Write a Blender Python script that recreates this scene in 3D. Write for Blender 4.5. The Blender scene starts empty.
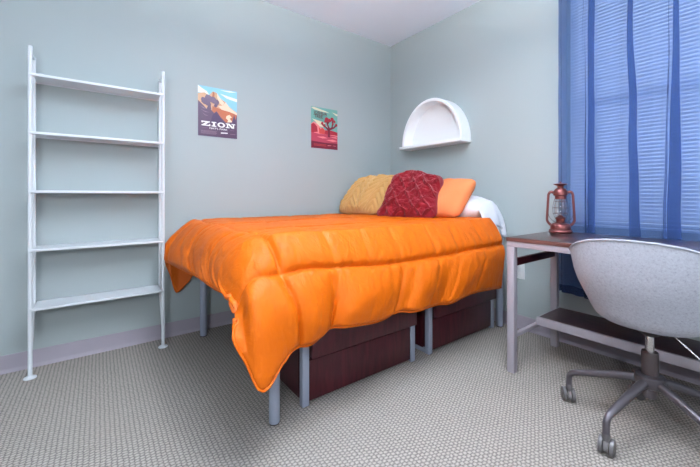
import bpy, bmesh, math, random
import numpy as np
from mathutils import Vector, Matrix, noise
random.seed(4)
scene = bpy.context.scene
COL = scene.collection
PI = math.pi

# ------------------------------------------------------------------ camera (level, slightly shifted down)
HEAD = math.radians(53.333)
cd = bpy.data.cameras.new('camera')
cam = bpy.data.objects.new('camera', cd)
COL.objects.link(cam)
cam.location = (-2.433, -2.564, 0.95)
cam.rotation_euler = (PI/2, 0, HEAD - PI/2)
cd.sensor_width = 36
cd.lens = 338/700*36
cd.shift_y = -37.5/700
cd.clip_start = 0.02
scene.camera = cam

# ------------------------------------------------------------------ materials
def srgb(c):
    out = []
    for v in c:
        v /= 255.0
        out.append(v/12.92 if v <= .04045 else ((v+.055)/1.055)**2.4)
    return (*out, 1)

class NT:
    def __init__(self, name):
        self.m = bpy.data.materials.new(name); self.m.use_nodes = True
        self.t = self.m.node_tree; self.t.nodes.clear()
        self.out = self.n('ShaderNodeOutputMaterial')
    def n(self, kind, **kw):
        nd = self.t.nodes.new(kind)
        for k, v in kw.items():
            if k in nd.inputs: nd.inputs[k].default_value = v
            else: setattr(nd, k, v)
        return nd
    def l(self, a, b): self.t.links.new(a, b)
    def math(self, op, a, b=None, c=None):
        nd = self.t.nodes.new('ShaderNodeMath'); nd.operation = op
        for i, v in enumerate((a, b, c)):
            if v is None: continue
            if hasattr(v, 'is_output'): self.l(v, nd.inputs[i])
            else: nd.inputs[i].default_value = v
        return nd.outputs[0]
    def mix(self, fac, a, b, blend='MIX'):
        nd = self.t.nodes.new('ShaderNodeMix'); nd.data_type = 'RGBA'; nd.blend_type = blend
        for i, v in ((0, fac), (6, a), (7, b)):
            if hasattr(v, 'is_output'): self.l(v, nd.inputs[i])
            else: nd.inputs[i].default_value = v
        return nd.outputs[2]

def mat(name, rgb, rough=.5, metal=0, var=.06, vscale=8, bump=0, bscale=60, spec=.5, coat=0, sheen=0, stretch=(1, 1, 1)):
    k = NT(name); c = srgb(rgb)
    p = k.n('ShaderNodeBsdfPrincipled')
    p.inputs['Roughness'].default_value = rough; p.inputs['Metallic'].default_value = metal
    p.inputs['Specular IOR Level'].default_value = spec
    p.inputs['Coat Weight'].default_value = coat
    p.inputs['Sheen Weight'].default_value = sheen
    tc = k.n('ShaderNodeTexCoord'); mp = k.n('ShaderNodeMapping'); mp.inputs['Scale'].default_value = stretch
    k.l(tc.outputs['Object'], mp.inputs['Vector'])
    nz = k.n('ShaderNodeTexNoise', Scale=vscale, Detail=4.0); k.l(mp.outputs[0], nz.inputs['Vector'])
    lo = tuple(v*(1-var) for v in c[:3])+(1,); hi = tuple(min(1, v*(1+var)) for v in c[:3])+(1,)
    k.l(k.mix(nz.outputs['Fac'], lo, hi), p.inputs['Base Color'])
    if bump:
        n2 = k.n('ShaderNodeTexNoise', Scale=bscale, Detail=3.0); k.l(mp.outputs[0], n2.inputs['Vector'])
        b = k.n('ShaderNodeBump', Strength=bump, Distance=.01)
        k.l(n2.outputs['Fac'], b.inputs['Height']); k.l(b.outputs[0], p.inputs['Normal'])
    k.l(p.outputs[0], k.out.inputs[0])
    return k.m

def carpet_mat():
    k = NT('loop_carpet'); p = k.n('ShaderNodeBsdfPrincipled', Roughness=.95)
    p.inputs['Specular IOR Level'].default_value = .1
    tc = k.n('ShaderNodeTexCoord'); sp = k.n('ShaderNodeSeparateXYZ'); k.l(tc.outputs['Object'], sp.inputs[0])
    wob = k.n('ShaderNodeTexNoise', Scale=45.0, Detail=2.0); k.l(tc.outputs['Object'], wob.inputs['Vector'])
    ws_ = k.n('ShaderNodeSeparateXYZ'); k.l(wob.outputs['Color'], ws_.inputs[0])
    X = k.math('MULTIPLY_ADD', k.math('SUBTRACT', ws_.outputs[0], .5), .009, sp.outputs[0])
    Y = k.math('MULTIPLY_ADD', k.math('SUBTRACT', ws_.outputs[1], .5), .012, sp.outputs[1])
    PX_, PY_ = .0165, .0150
    row = k.math('FLOOR', k.math('DIVIDE', X, PX_))
    stag = k.math('MULTIPLY', k.math('MODULO', row, 2.0), PI)
    sx = k.math('ABSOLUTE', k.math('SINE', k.math('MULTIPLY', X, PI/PX_)))
    sy = k.math('SINE', k.math('ADD', k.math('MULTIPLY', Y, 2*PI/PY_), stag))
    sy = k.math('MULTIPLY_ADD', sy, .5, .5)
    rib = k.math('POWER', sx, .45)
    loop = k.math('MULTIPLY', k.math('MULTIPLY_ADD', rib, .65, .35), k.math('MULTIPLY_ADD', k.math('POWER', sy, .5), .6, .4))
    fz = k.n('ShaderNodeTexNoise', Scale=150.0, Detail=3.0, Roughness=.7); k.l(tc.outputs['Object'], fz.inputs['Vector'])
    big = k.n('ShaderNodeTexNoise', Scale=2.2, Detail=3.0); k.l(tc.outputs['Object'], big.inputs['Vector'])
    hgt = k.math('MULTIPLY_ADD', k.math('SUBTRACT', fz.outputs['Fac'], .5), .85, loop)
    rmp = k.n('ShaderNodeValToRGB'); k.l(hgt, rmp.inputs[0])
    e = rmp.color_ramp.elements
    e[0].position = .18; e[0].color = srgb((78, 75, 76)); e[1].position = 1.05; e[1].color = srgb((184, 176, 168))
    m = rmp.color_ramp.elements.new(.60); m.color = srgb((146, 139, 133))
    tint = k.mix(k.math('MULTIPLY', big.outputs['Fac'], .25), rmp.outputs[0], srgb((146, 138, 131)))
    k.l(tint, p.inputs['Base Color'])
    b = k.n('ShaderNodeBump', Strength=.5, Distance=.006); k.l(hgt, b.inputs['Height']); k.l(b.outputs[0], p.inputs['Normal'])
    k.l(p.outputs[0], k.out.inputs[0]); return k.m

def wood_mat(name, dark, light, rough=.35, axis=(1, 12, 12), coat=.2, spec=.5):
    k = NT(name); p = k.n('ShaderNodeBsdfPrincipled', Roughness=rough); p.inputs['Coat Weight'].default_value = coat
    p.inputs['Specular IOR Level'].default_value = spec
    tc = k.n('ShaderNodeTexCoord'); mp = k.n('ShaderNodeMapping'); mp.inputs['Scale'].default_value = axis
    k.l(tc.outputs['Object'], mp.inputs['Vector'])
    nz = k.n('ShaderNodeTexNoise', Scale=4.0, Detail=6.0, Distortion=.6); k.l(mp.outputs[0], nz.inputs['Vector'])
    r = k.n('ShaderNodeValToRGB'); k.l(nz.outputs['Fac'], r.inputs[0])
    r.color_ramp.elements[0].position = .3; r.color_ramp.elements[0].color = srgb(dark)
    r.color_ramp.elements[1].position = .7; r.color_ramp.elements[1].color = srgb(light)
    k.l(r.outputs[0], p.inputs['Base Color']); k.l(p.outputs[0], k.out.inputs[0]); return k.m

def sheer_mat():
    k = NT('sheer_blue_fabric'); c = srgb((88, 116, 166))
    tc = k.n('ShaderNodeTexCoord'); mp = k.n('ShaderNodeMapping'); mp.inputs['Scale'].default_value = (1, 1, .12)
    k.l(tc.outputs['Object'], mp.inputs['Vector'])
    nz = k.n('ShaderNodeTexNoise', Scale=120.0, Detail=2.0); k.l(mp.outputs[0], nz.inputs['Vector'])
    d = k.n('ShaderNodeBsdfDiffuse'); t = k.n('ShaderNodeBsdfTranslucent', Color=srgb((120, 148, 196))); tr = k.n('ShaderNodeBsdfTransparent', Color=srgb((196, 208, 234)))
    k.l(k.mix(nz.outputs['Fac'], tuple(v*.85 for v in c[:3])+(1,), c), d.inputs['Color'])
    m1 = k.n('ShaderNodeMixShader', Fac=.35); k.l(d.outputs[0], m1.inputs[1]); k.l(t.outputs[0], m1.inputs[2])
    m2 = k.n('ShaderNodeMixShader', Fac=.57); k.l(m1.outputs[0], m2.inputs[1]); k.l(tr.outputs[0], m2.inputs[2])
    k.l(m2.outputs[0], k.out.inputs[0]); return k.m

def thin_glass(name, tint=(1, 1, 1, 1), refl=.1):
    k = NT(name); tr = k.n('ShaderNodeBsdfTransparent', Color=tint); g = k.n('ShaderNodeBsdfGlossy', Roughness=.03)
    lw = k.n('ShaderNodeLayerWeight', Blend=.35)
    f = k.math('MULTIPLY_ADD', lw.outputs['Facing'], .45, refl)
    m = k.n('ShaderNodeMixShader'); k.l(f, m.inputs[0]); k.l(tr.outputs[0], m.inputs[1]); k.l(g.outputs[0], m.inputs[2])
    k.l(m.outputs[0], k.out.inputs[0]); return k.m

def emit_mat(name, col, st):
    k = NT(name); e = k.n('ShaderNodeEmission', Color=col, Strength=st); k.l(e.outputs[0], k.out.inputs[0]); return k.m

def slat_mat():
    k = NT('white_blind_slat'); d = k.n('ShaderNodeBsdfDiffuse', Color=srgb((236, 238, 240))); t = k.n('ShaderNodeBsdfTranslucent', Color=srgb((225, 230, 240)))
    m = k.n('ShaderNodeMixShader', Fac=.05); k.l(d.outputs[0], m.inputs[1]); k.l(t.outputs[0], m.inputs[2]); k.l(m.outputs[0], k.out.inputs[0]); return k.m

def comforter_mat():
    k = NT('orange_satin'); p = k.n('ShaderNodeBsdfPrincipled', Roughness=.48)
    p.inputs['Specular IOR Level'].default_value = .2
    tc = k.n('ShaderNodeTexCoord')
    nz = k.n('ShaderNodeTexNoise', Scale=6.0, Detail=3.0); k.l(tc.outputs['Object'], nz.inputs['Vector'])
    k.l(k.mix(nz.outputs['Fac'], srgb((202, 92, 5)), srgb((210, 99, 8))), p.inputs['Base Color'])
    mp = k.n('ShaderNodeMapping'); mp.inputs['Scale'].default_value = (1, .8, .28); k.l(tc.outputs['Object'], mp.inputs['Vector'])
    n2 = k.n('ShaderNodeTexNoise', Scale=20.0, Detail=4.0, Roughness=.55, Distortion=1.2); k.l(mp.outputs[0], n2.inputs['Vector'])
    n3 = k.n('ShaderNodeTexNoise', Scale=9.0, Detail=2.0, Distortion=2.0); k.l(tc.outputs['Object'], n3.inputs['Vector'])
    rdg = k.math('ABSOLUTE', k.math('SUBTRACT', n3.outputs['Fac'], .5))
    b = k.n('ShaderNodeBump', Strength=.34, Distance=.02); k.l(k.math('MULTIPLY_ADD', rdg, -.8, n2.outputs['Fac']), b.inputs['Height']); k.l(b.outputs[0], p.inputs['Normal'])
    k.l(p.outputs[0], k.out.inputs[0]); return k.m

def felt_mat():
    k = NT('grey_heather_felt'); p = k.n('ShaderNodeBsdfPrincipled', Roughness=.95); p.inputs['Specular IOR Level'].default_value = .15
    p.inputs['Sheen Weight'].default_value = .1
    tc = k.n('ShaderNodeTexCoord'); mp = k.n('ShaderNodeMapping'); mp.inputs['Scale'].default_value = (1, 1, 1)
    mp.inputs['Rotation'].default_value = (.6, .3, 0)
    k.l(tc.outputs['Object'], mp.inputs['Vector'])
    n1 = k.n('ShaderNodeTexNoise', Scale=120.0, Detail=6.0, Roughness=.8); k.l(mp.outputs[0], n1.inputs['Vector'])
    r = k.n('ShaderNodeValToRGB'); k.l(n1.outputs['Fac'], r.inputs[0])
    e = r.color_ramp.elements
    e[0].position = .30; e[0].color = srgb((128, 130, 139)); e[1].position = .66; e[1].color = srgb((178, 179, 189))
    m = e.new(.44); m.color = srgb((164, 165, 175))
    k.l(r.outputs[0], p.inputs['Base Color'])
    b = k.n('ShaderNodeBump', Strength=.15, Distance=.004); k.l(n1.outputs['Fac'], b.inputs['Height']); k.l(b.outputs[0], p.inputs['Normal'])
    k.l(p.outputs[0], k.out.inputs[0]); return k.m

M = dict(
    wall=mat('grey_green_wall_paint', (166, 175, 176), .7, var=.015, vscale=1.5, bump=.05, bscale=180, spec=.25),
    ceiling=mat('white_ceiling_paint', (235, 243, 255), .9, var=.01, spec=.1),
    base=mat('lavender_vinyl_baseboard', (158, 150, 160), .55, var=.03),
    carpet=carpet_mat(),
    white=mat('white_powder_coat', (226, 230, 235), .4, var=.01),
    paint=mat('white_painted_wood', (250, 251, 254), .5, var=.015),
    steel=mat('silver_grey_powder_coat', (158, 165, 183), .4, metal=.15, var=.03),
    deskmetal=mat('warm_grey_powder_coat', (172, 166, 175), .42, metal=.1, var=.03),
    espresso=wood_mat('espresso_laminate', (50, 16, 23), (80, 29, 37), .34, (10, 10, 1.2), .04, .32),
    dark=mat('black_shadow_board', (26, 22, 24), .7),
    walnut=wood_mat('dark_walnut_laminate', (50, 32, 34), (80, 56, 56), .30, (14, 1, 14), .35),
    walnutedge=mat('walnut_edge_band', (98, 60, 55), .45, var=.1, vscale=20),
    comforter=comforter_mat(),
    lining=mat('orange_lining', (214, 98, 10), .6, var=.05),
    tan=mat('tan_knit', (190, 147, 90), .9, var=.08, vscale=60, bump=.3, bscale=220, spec=.15, sheen=.2),
    red=mat('crimson_ruched_fabric', (128, 22, 34), .85, var=.12, vscale=40, bump=.25, bscale=160, spec=.15, sheen=.2),
    peach=mat('light_orange_cotton', (230, 134, 84), .85, var=.03, bump=.1, bscale=150, spec=.2),
    sheet=mat('white_cotton', (228, 231, 240), .85, var=.02, bump=.12, bscale=30, spec=.2),
    stripe=mat('pale_grey_mattress', (210, 212, 218), .9),
    copper=mat('brushed_copper', (126, 72, 70), .36, metal=.8, var=.1, vscale=30),
    brass=mat('aged_copper', (140, 76, 68), .4, metal=.8, var=.1, vscale=30),
    wick=mat('cotton_wick', (225, 215, 200), .9),
    wire=mat('dark_wire', (90, 60, 55), .4, metal=.8),
    glass=thin_glass('clear_lamp_glass', (.97, .98, .98, 1), .08),
    pane=thin_glass('window_glass', (.97, .99, 1, 1), .05),
    sheer=sheer_mat(), slat=slat_mat(),
    felt=felt_mat(),
    piping=mat('pale_piping', (168, 170, 181), .8, var=.02),
    cushion=mat('grey_seat_pad', (150, 152, 162), .95, var=.05, vscale=60),
    gun=mat('gunmetal_paint', (100, 95, 101), .33, metal=.6, var=.05),
    gun2=mat('dark_bronze_sleeve', (82, 72, 74), .42, metal=.4, var=.05),
    chrome=mat('satin_chrome', (205, 203, 203), .22, metal=.95, var=.02),
    black=mat('black_plastic', (28, 26, 28), .45),
    wheel=mat('grey_caster_plastic', (98, 94, 96), .28, var=.05),
    outlet=mat('white_plastic', (236, 238, 240), .4),
)

# ------------------------------------------------------------------ builders
WL = {}     # world location of each object's origin
class MB:
    def __init__(self): self.bm = bmesh.new(); self.mi = 0
    def _tag(self, faces):
        for f in faces: f.material_index = self.mi
    def box(self, lo, hi, bevel=0, seg=2, rot=None, piv=None):
        lo = Vector(lo); hi = Vector(hi); c = (lo+hi)/2; s = hi-lo
        r = bmesh.ops.create_cube(self.bm, size=1)
        vs = r['verts']
        for v in vs: v.co = Vector((v.co.x*s.x, v.co.y*s.y, v.co.z*s.z))+c
        if bevel:
            es = list({e for v in vs for e in v.link_edges})
            o = bmesh.ops.bevel(self.bm, geom=es, offset=bevel, segments=seg, profile=.5, affect='EDGES')
            vs = list({v for f in o['faces'] for v in f.verts} | {v for v in vs if v.is_valid})
        if rot is not None:
            p = Vector(piv) if piv is not None else c
            for v in vs: v.co = rot @ (v.co-p) + p
        self._tag({f for v in vs for f in v.link_faces})
        return self
    def tube(self, pts, r, seg=14, cap=True, closed=False):
        pts = [Vector(p) for p in pts]; n = len(pts)
        rs = r if isinstance(r, (list, tuple)) else [r]*n
        rings = []; prev = None
        for i, p in enumerate(pts):
            if closed: t = (pts[(i+1) % n]-pts[i-1]).normalized()
            else: t = (pts[min(i+1, n-1)]-pts[max(i-1, 0)]).normalized()
            if prev is None:
                a = Vector((0, 0, 1)) if abs(t.z) < .9 else Vector((1, 0, 0)); u = t.cross(a).normalized()
            else: u = (prev-t*prev.dot(t)).normalized()
            prev = u; w = t.cross(u)
            rings.append([self.bm.verts.new(p+(u*math.cos(2*PI*k/seg)+w*math.sin(2*PI*k/seg))*rs[i]) for k in range(seg)])
        fs = []
        for i in range(n if closed else n-1):
            a, b = rings[i], rings[(i+1) % n]
            for k in range(seg): fs.append(self.bm.faces.new((a[k], a[(k+1) % seg], b[(k+1) % seg], b[k])))
        if cap and not closed: fs.append(self.bm.faces.new(rings[0][::-1])); fs.append(self.bm.faces.new(rings[-1]))
        self._tag(fs); return self
    def lathe(self, prof, c=(0, 0, 0), seg=32, axis='z', cap=True):
        c = Vector(c); rings = []
        def P(r, h, a):
            if axis == 'z': return c+Vector((r*math.cos(a), r*math.sin(a), h))
            ax = Vector(axis).normalized(); u = ax.orthogonal().normalized(); w = ax.cross(u)
            return c+ax*h+(u*math.cos(a)+w*math.sin(a))*r
        for r, h in prof: rings.append([self.bm.verts.new(P(max(r, 1e-5), h, 2*PI*k/seg)) for k in range(seg)])
        fs = []
        for a, b in zip(rings, rings[1:]):
            for k in range(seg): fs.append(self.bm.faces.new((a[k], a[(k+1) % seg], b[(k+1) % seg], b[k])))
        if cap:
            fs.append(self.bm.faces.new(rings[0][::-1])); fs.append(self.bm.faces.new(rings[-1]))
        self._tag(fs); return self
    def prism(self, poly, fn, d0, d1):
        a = [self.bm.verts.new(fn(x, y, d0)) for x, y in poly]; b = [self.bm.verts.new(fn(x, y, d1)) for x, y in poly]
        n = len(poly); fs = [self.bm.faces.new(a[::-1]), self.bm.faces.new(b)]
        for i in range(n): fs.append(self.bm.faces.new((a[i], a[(i+1) % n], b[(i+1) % n], b[i])))
        self._tag(fs); return self
    def grid(self, rows, close_u=False):
        vs = [[self.bm.verts.new(p) for p in r] for r in rows]; fs = []
        for a, b in zip(vs, vs[1:]):
            n = len(a)
            for k in range(n if close_u else n-1): fs.append(self.bm.faces.new((a[k], a[(k+1) % n], b[(k+1) % n], b[k])))
        self._tag(fs); return vs
    def face(self, pts):
        f = self.bm.faces.new([self.bm.verts.new(p) for p in pts]); f.material_index = self.mi; return f
    def build(self, name, m, parent=None, smooth=True, origin=None, angle=40, fix=True):
        if fix: bmesh.ops.recalc_face_normals(self.bm, faces=self.bm.faces)
        o0 = Vector(origin) if origin is not None else (WL[parent.name] if parent else None)
        if o0 is None:
            xs = [v.co for v in self.bm.verts]
            o0 = Vector(((min(v.x for v in xs)+max(v.x for v in xs))/2, (min(v.y for v in xs)+max(v.y for v in xs))/2, min(v.z for v in xs)))
        for v in self.bm.verts: v.co -= o0
        me = bpy.data.meshes.new(name); self.bm.to_mesh(me); self.bm.free()
        for q in (m if isinstance(m, (list, tuple)) else [m]): me.materials.append(q)
        if smooth:
            me.polygons.foreach_set('use_smooth', [True]*len(me.polygons))
            me.set_sharp_from_angle(angle=math.radians(angle))
        o = bpy.data.objects.new(name, me); COL.objects.link(o)
        if parent: o.parent = parent; o.location = o0-WL[parent.name]
        else: o.location = o0
        WL[o.name] = o0.copy()
        return o

def thing(name, label, cat, loc, group=None):
    o = bpy.data.objects.new(name, None); o.empty_display_size = .1; COL.objects.link(o)
    o.location = loc; WL[o.name] = Vector(loc)
    return tag(o, label, cat, group)
def tag(o, label, cat, group=None):
    o['label'] = label; o['category'] = cat
    if group: o['group'] = group
    return o
def struct(o): o['kind'] = 'structure'; return o
def arc(fn, a0, a1, n): return [fn(a0+(a1-a0)*i/n) for i in range(n+1)]

# ------------------------------------------------------------------ room shell
X0, Y0, H = -3.7, -3.7, 2.50
T = .12
struct(MB().box((X0-T, Y0-T, -.1), (T, T, 0)).build('floor', M['carpet'], smooth=False))
struct(MB().box((X0-T, Y0-T, H), (T, T, H+.1)).build('ceiling', M['ceiling'], smooth=False))
struct(MB().box((X0-T, 0, 0), (T, T, H)).build('wall_left', M['wall'], smooth=False))
# right wall with the window opening
WY0, WY1, WZ0, WZ1 = -2.98, -1.648, .76, 2.32
wb = MB()
wb.box((0, Y0-T, 0), (T, WY0, H)).box((0, WY1, 0), (T, 0, H)).box((0, WY0, 0), (T, WY1, WZ0)).box((0, WY0, WZ1), (T, WY1, H))
struct(wb.build('wall_right', M['wall'], smooth=False))
# rear wall (behind the camera) with an added window opening for fill light
VX0, VX1, VZ0, VZ1 = -2.3, -.5, .9, 2.2
wb = MB()
wb.box((X0-T, Y0-T, 0), (VX0, Y0, H)).box((VX1, Y0-T, 0), (0, Y0, H)).box((VX0, Y0-T, 0), (VX1, Y0, VZ0)).box((VX0, Y0-T, VZ1), (VX1, Y0, H))
struct(wb.build('wall_rear', M['wall'], smooth=False))
struct(MB().box((X0-T, Y0, 0), (X0, 0, H)).build('wall_far_left', M['wall'], smooth=False))
def cove(lo, hi, ax):   # cove base: thin strip with a curved toe
    pr = [(0, 0), (.016, 0), (.014, .006), (.008, .014), (.006, .022), (.006, .088), (.004, .094), (0, .094)]
    m = MB()
    if ax == 'left': m.prism(pr, lambda d, z, t: Vector((t, -d, z)), lo, hi)
    if ax == 'right': m.prism(pr, lambda d, z, t: Vector((-d, t, z)), lo, hi)
    if ax == 'rear': m.prism(pr, lambda d, z, t: Vector((t, Y0+d, z)), lo, hi)
    if ax == 'far': m.prism(pr, lambda d, z, t: Vector((X0+d, t, z)), lo, hi)
    return m
struct(cove(X0, 0, 'left').build('baseboard_left', M['base'], angle=30))
struct(cove(Y0, 0, 'right').build('baseboard_right', M['base'], angle=30))
struct(cove(X0, 0, 'rear').build('baseboard_rear', M['base'], angle=30))
struct(cove(Y0, 0, 'far').build('baseboard_far_left', M['base'], angle=30))

def window(name, o, u, lo, hi, z0, z1):
    """frame in a wall opening; o(t, d, z) maps along-wall t, depth d"""
    m = MB()
    def bx(t0, t1, d0, d1, a, b):
        p, q = o(t0, d0, a), o(t1, d1, b)
        m.box([min(i, j) for i, j in zip(p, q)], [max(i, j) for i, j in zip(p, q)], .003, 1)
    w = .045
    bx(lo, lo+w, .06, .11, z0, z1); bx(hi-w, hi, .06, .11, z0, z1)
    bx(lo+w, hi-w, .06, .11, z0, z0+w); bx(lo+w, hi-w, .06, .11, z1-w, z1)
    zm = (z0+z1)/2
    bx(lo+w, hi-w, .065, .105, zm-.02, zm+.02)
    fr = struct(m.build(name, M['white']))
    for a, b in ((z0+w, zm-.02), (zm+.02, z1-w)):
        m = MB(); p, q = o(lo+w, .083, a), o(hi-w, .087, b)
        m.box([min(i, j) for i, j in zip(p, q)], [max(i, j) for i, j in zip(p, q)])
        m.build('pane', M['pane'], fr, smooth=False)
    m = MB(); p, q = o(lo, 0.0, z0), o(hi, .06, z0+.012)
    m.box([min(i, j) for i, j in zip(p, q)], [max(i, j) for i, j in zip(p, q)], .002, 1)
    m.build('window_sill', M['white'], fr)
    return fr
window('window_1', lambda t, d, z: (d, t, z), 1, WY0, WY1, WZ0, WZ1)
window('added_rear_window', lambda t, d, z: (t, Y0-d, z), 1, VX0, VX1, VZ0, VZ1)  # added window, out of view, holding the rear fill light

# ------------------------------------------------------------------ venetian blind in window 1
bl = thing('window_blind', 'white horizontal slat blind behind the sheer blue curtains', 'blind', (.035, (WY0+WY1)/2, WZ0+.012))
m = MB(); th = math.radians(63); z = WZ0+.055; k = 0
while z < WZ1-.05:
    dx, dz = .0125*math.cos(th), .0125*math.sin(th)
    a0 = (.035-dx, z-dz); am = (.035-.0012, z+.0012*.6); a1 = (.035+dx, z+dz)
    pr = [a0, am, a1, (a1[0]+.0006, a1[1]-.0004), (am[0]+.0008, am[1]-.0006), (a0[0]+.0006, a0[1]-.0004)]
    m.prism(pr, lambda x, zz, t: Vector((x, t, zz)), WY0+.012, WY1-.008)
    z += .0205
m.build('slats', M['slat'], bl, smooth=False)
MB().box((.022, WY0+.012, WZ0+.018), (.048, WY1-.008, WZ0+.036), .004).build('bottom_rail', M['white'], bl)
MB().box((.015, WY0+.008, WZ1-.04), (.055, WY1-.006, WZ1-.002), .003).build('head_rail', M['white'], bl)
m = MB()
for y in (WY0+.15, (WY0+WY1)/2, WY1-.15): m.tube([(.035, y, WZ0+.03), (.035, y, WZ1-.03)], .0012, 6)
m.build('lift_cord', M['white'], bl)

# ------------------------------------------------------------------ curtain rod and sheer panels
rod_z = 2.42
rd = thing('curtain_rod', 'white curtain rod above the blue curtains', 'curtain rod', (-.05, -2.3, rod_z))
MB().tube([(-.05, -3.10, rod_z), (-.05, -1.55, rod_z)], .011).build('rod', M['white'], rd)
for y in (-3.10, -1.55): MB().lathe([(.011, -.01), (.02, 0), (.024, .015), (.018, .03), (.002, .036)], (-.05, y, rod_z), 20, (0, 1 if y > -2 else -1, 0)).build('finial', M['white'], rd)
for y in (-3.04, -2.4, -1.60):
    MB().box((-.004, y-.012, rod_z-.03), (0, y+.012, rod_z+.03), .001, 1).tube([(-.002, y, rod_z-.012), (-.05, y, rod_z-.012)], .006, 8).build('bracket', M['white'], rd)

def cr(P, n):
    """Catmull-Rom through rows P -> n samples"""
    P = np.asarray(P, float); k = len(P)
    Q = np.vstack([2*P[0]-P[1], P, 2*P[-1]-P[-2]])
    t = np.linspace(0, k-1-1e-9, n); i = t.astype(int); f = (t-i)[:, None]
    a, b, c, d = Q[i], Q[i+1], Q[i+2], Q[i+3]
    return .5*(2*b+(c-a)*f+(2*a-5*b+4*c-d)*f*f+(3*b-a-3*c+d)*f**3)

def curtain_panel(name, label, nodes, zt, zb, ns, seedv):
    """nodes: (y at the top, y at the bottom, x offset); S-folds are nodes that double back"""
    rows = []; nz = 60
    N = np.array(nodes, float)
    for j in range(nz+1):
        f = j/nz; z = zt+(zb-zt)*f
        yy = N[:, 0]*(1-f)+N[:, 1]*f
        amp = .55+.45*min(1, f*3)
        xx = -.046+N[:, 2]*amp
        pts = cr(np.stack([xx, yy], 1), ns)
        r = []
        for i, (x, y) in enumerate(pts):
            nzv = noise.noise(Vector((y*9+seedv, z*2.2, seedv)))
            n2 = noise.noise(Vector((y*30, z*5, 3+seedv)))
            r.append(Vector((min(-.012, max(-.083, x+.010*nzv*(.3+f)+.003*n2)), y+.006*noise.noise(Vector((y*5, z*3, 9))), z+(.006*math.sin(i*.09) if j == nz else 0))))
        rows.append(r)
    m = MB(); vs = m.grid(rows)
    o = m.build(name, M['sheer'], fix=False, angle=180)
    tag(o, label, 'curtain', 'sheer blue curtain panels')
    # doubled hem: a second layer of cloth along the bottom edge
    m = MB(); hr = []
    for j in range(nz-1, nz+1):
        hr.append([p+Vector((-.0015, 0, 0)) for p in rows[j]])
    hr[0] = [Vector((p.x, p.y, zb+.048)) for p in hr[0]]
    m.grid(hr); m.build('hem', M['sheer'], o, fix=False, angle=180)
    return o
A = .016
def fold(yt, yb, w, wb=None, x=-.012):      # a doubled-back pleat centred on y
    wb = wb or w
    return [(yt+w/2, yb+wb/2, x-.006), (yt-w/2+.006, yb-wb/2+.006, x-.014), (yt+w/2-.006, yb+wb/2-.006, x+.012), (yt-w/2, yb-wb/2, x+.004)]
left = [(-1.612, -1.612, .010), (-1.620, -1.620, -.008), (-1.630, -1.632, .008), (-1.640, -1.640, -.012), (-1.69, -1.685, .014), (-1.72, -1.722, -.004)]
left += fold(-1.755, -1.768, .020, .018) + fold(-1.800, -1.80, .050, .062)
left += [(-1.85, -1.87, .012), (-1.90, -1.905, -.010), (-1.935, -1.925, .010), (-1.945, -1.935, -.014), (-1.955, -1.955, .006)]
left += fold(-1.978, -2.015, .034, .075)
left += [(-2.02, -2.075, .012), (-2.048, -2.085, -.012), (-2.066, -2.10, .012), (-2.10, -2.118, -.010), (-2.125, -2.125, .010), (-2.152, -2.135, -.014)]
curtain_panel('sheer_curtain', 'sheer blue curtain panel behind the copper lantern, its left hem against bare wall', left, rod_z+.012, .335, 330, 1.3)
right = [(-2.152, -2.118, -.006)] + fold(-2.176, -2.165, .022, .085, -.016)
right += [(-2.22, -2.23, .012), (-2.29, -2.28, -.012)] + fold(-2.34, -2.34, .03, .05)
y = -2.40
while y > -3.0:
    right += [(y, y, .013), (y-.045, y-.045, -.012)]; y -= .09
right += [(-3.03, -3.03, .008)]
curtain_panel('sheer_curtain', 'sheer blue curtain panel at the right edge of the photo, behind the grey chair', right, rod_z+.012, .335, 300, 4.7)

# ------------------------------------------------------------------ wall outlet
ou = thing('wall_outlet', 'small white wall outlet under the left end of the desk', 'outlet', (0, -1.345, .41))
MB().box((-.006, -1.38, .355), (0, -1.31, .47), .003).build('cover_plate', M['outlet'], ou)
for z in (.388, .436): MB().box((-.0085, -1.362, z-.014), (-.005, -1.328, z+.014), .004).build('socket', M['outlet'], ou)

# ------------------------------------------------------------------ white wall shelf
SX0, SX1, SF = -2.719, -2.106, -.152
ws = thing('wall_shelf', 'tall white metal five-shelf ladder unit standing against the left wall', 'shelf', ((SX0+SX1)/2, SF, 0))
for sx in (SX0, SX1):
    d = 1 if sx == SX0 else -1
    MB().tube([(sx, SF, .006), (sx, SF, 1.734)], .0095, 14).build('front_post', M['white'], ws)
    MB().tube([(sx, -.016, 1.715), (sx, -.016, .36), (sx, -.022, .33), (sx, SF+.012, .135), (sx, SF, .12)], .0085, 14).build('rear_post', M['white'], ws)
    MB().tube([(sx, SF, 1.705), (sx, -.016, 1.705)], .006, 10).build('top_tie', M['white'], ws)
    MB().lathe([(.012, .012), (.016, .008), (.025, .005), (.027, .002), (.027, 0)][::-1], (sx, SF, 0), 28).build('foot', M['white'], ws)
    bm_ = MB(); px = sx+d*.028
    poly = [(-.034, 0), (.034, 0)]+[(.034*math.cos(a), .034*math.sin(a)+.008) for a in [i*PI/12 for i in range(13)]]
    bm_.prism(poly, lambda u, v, t: Vector((px+u*1.0, t, 1.594+v)), -.010, -.001)
    bm_.build('wall_bracket', M['white'], ws)
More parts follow.
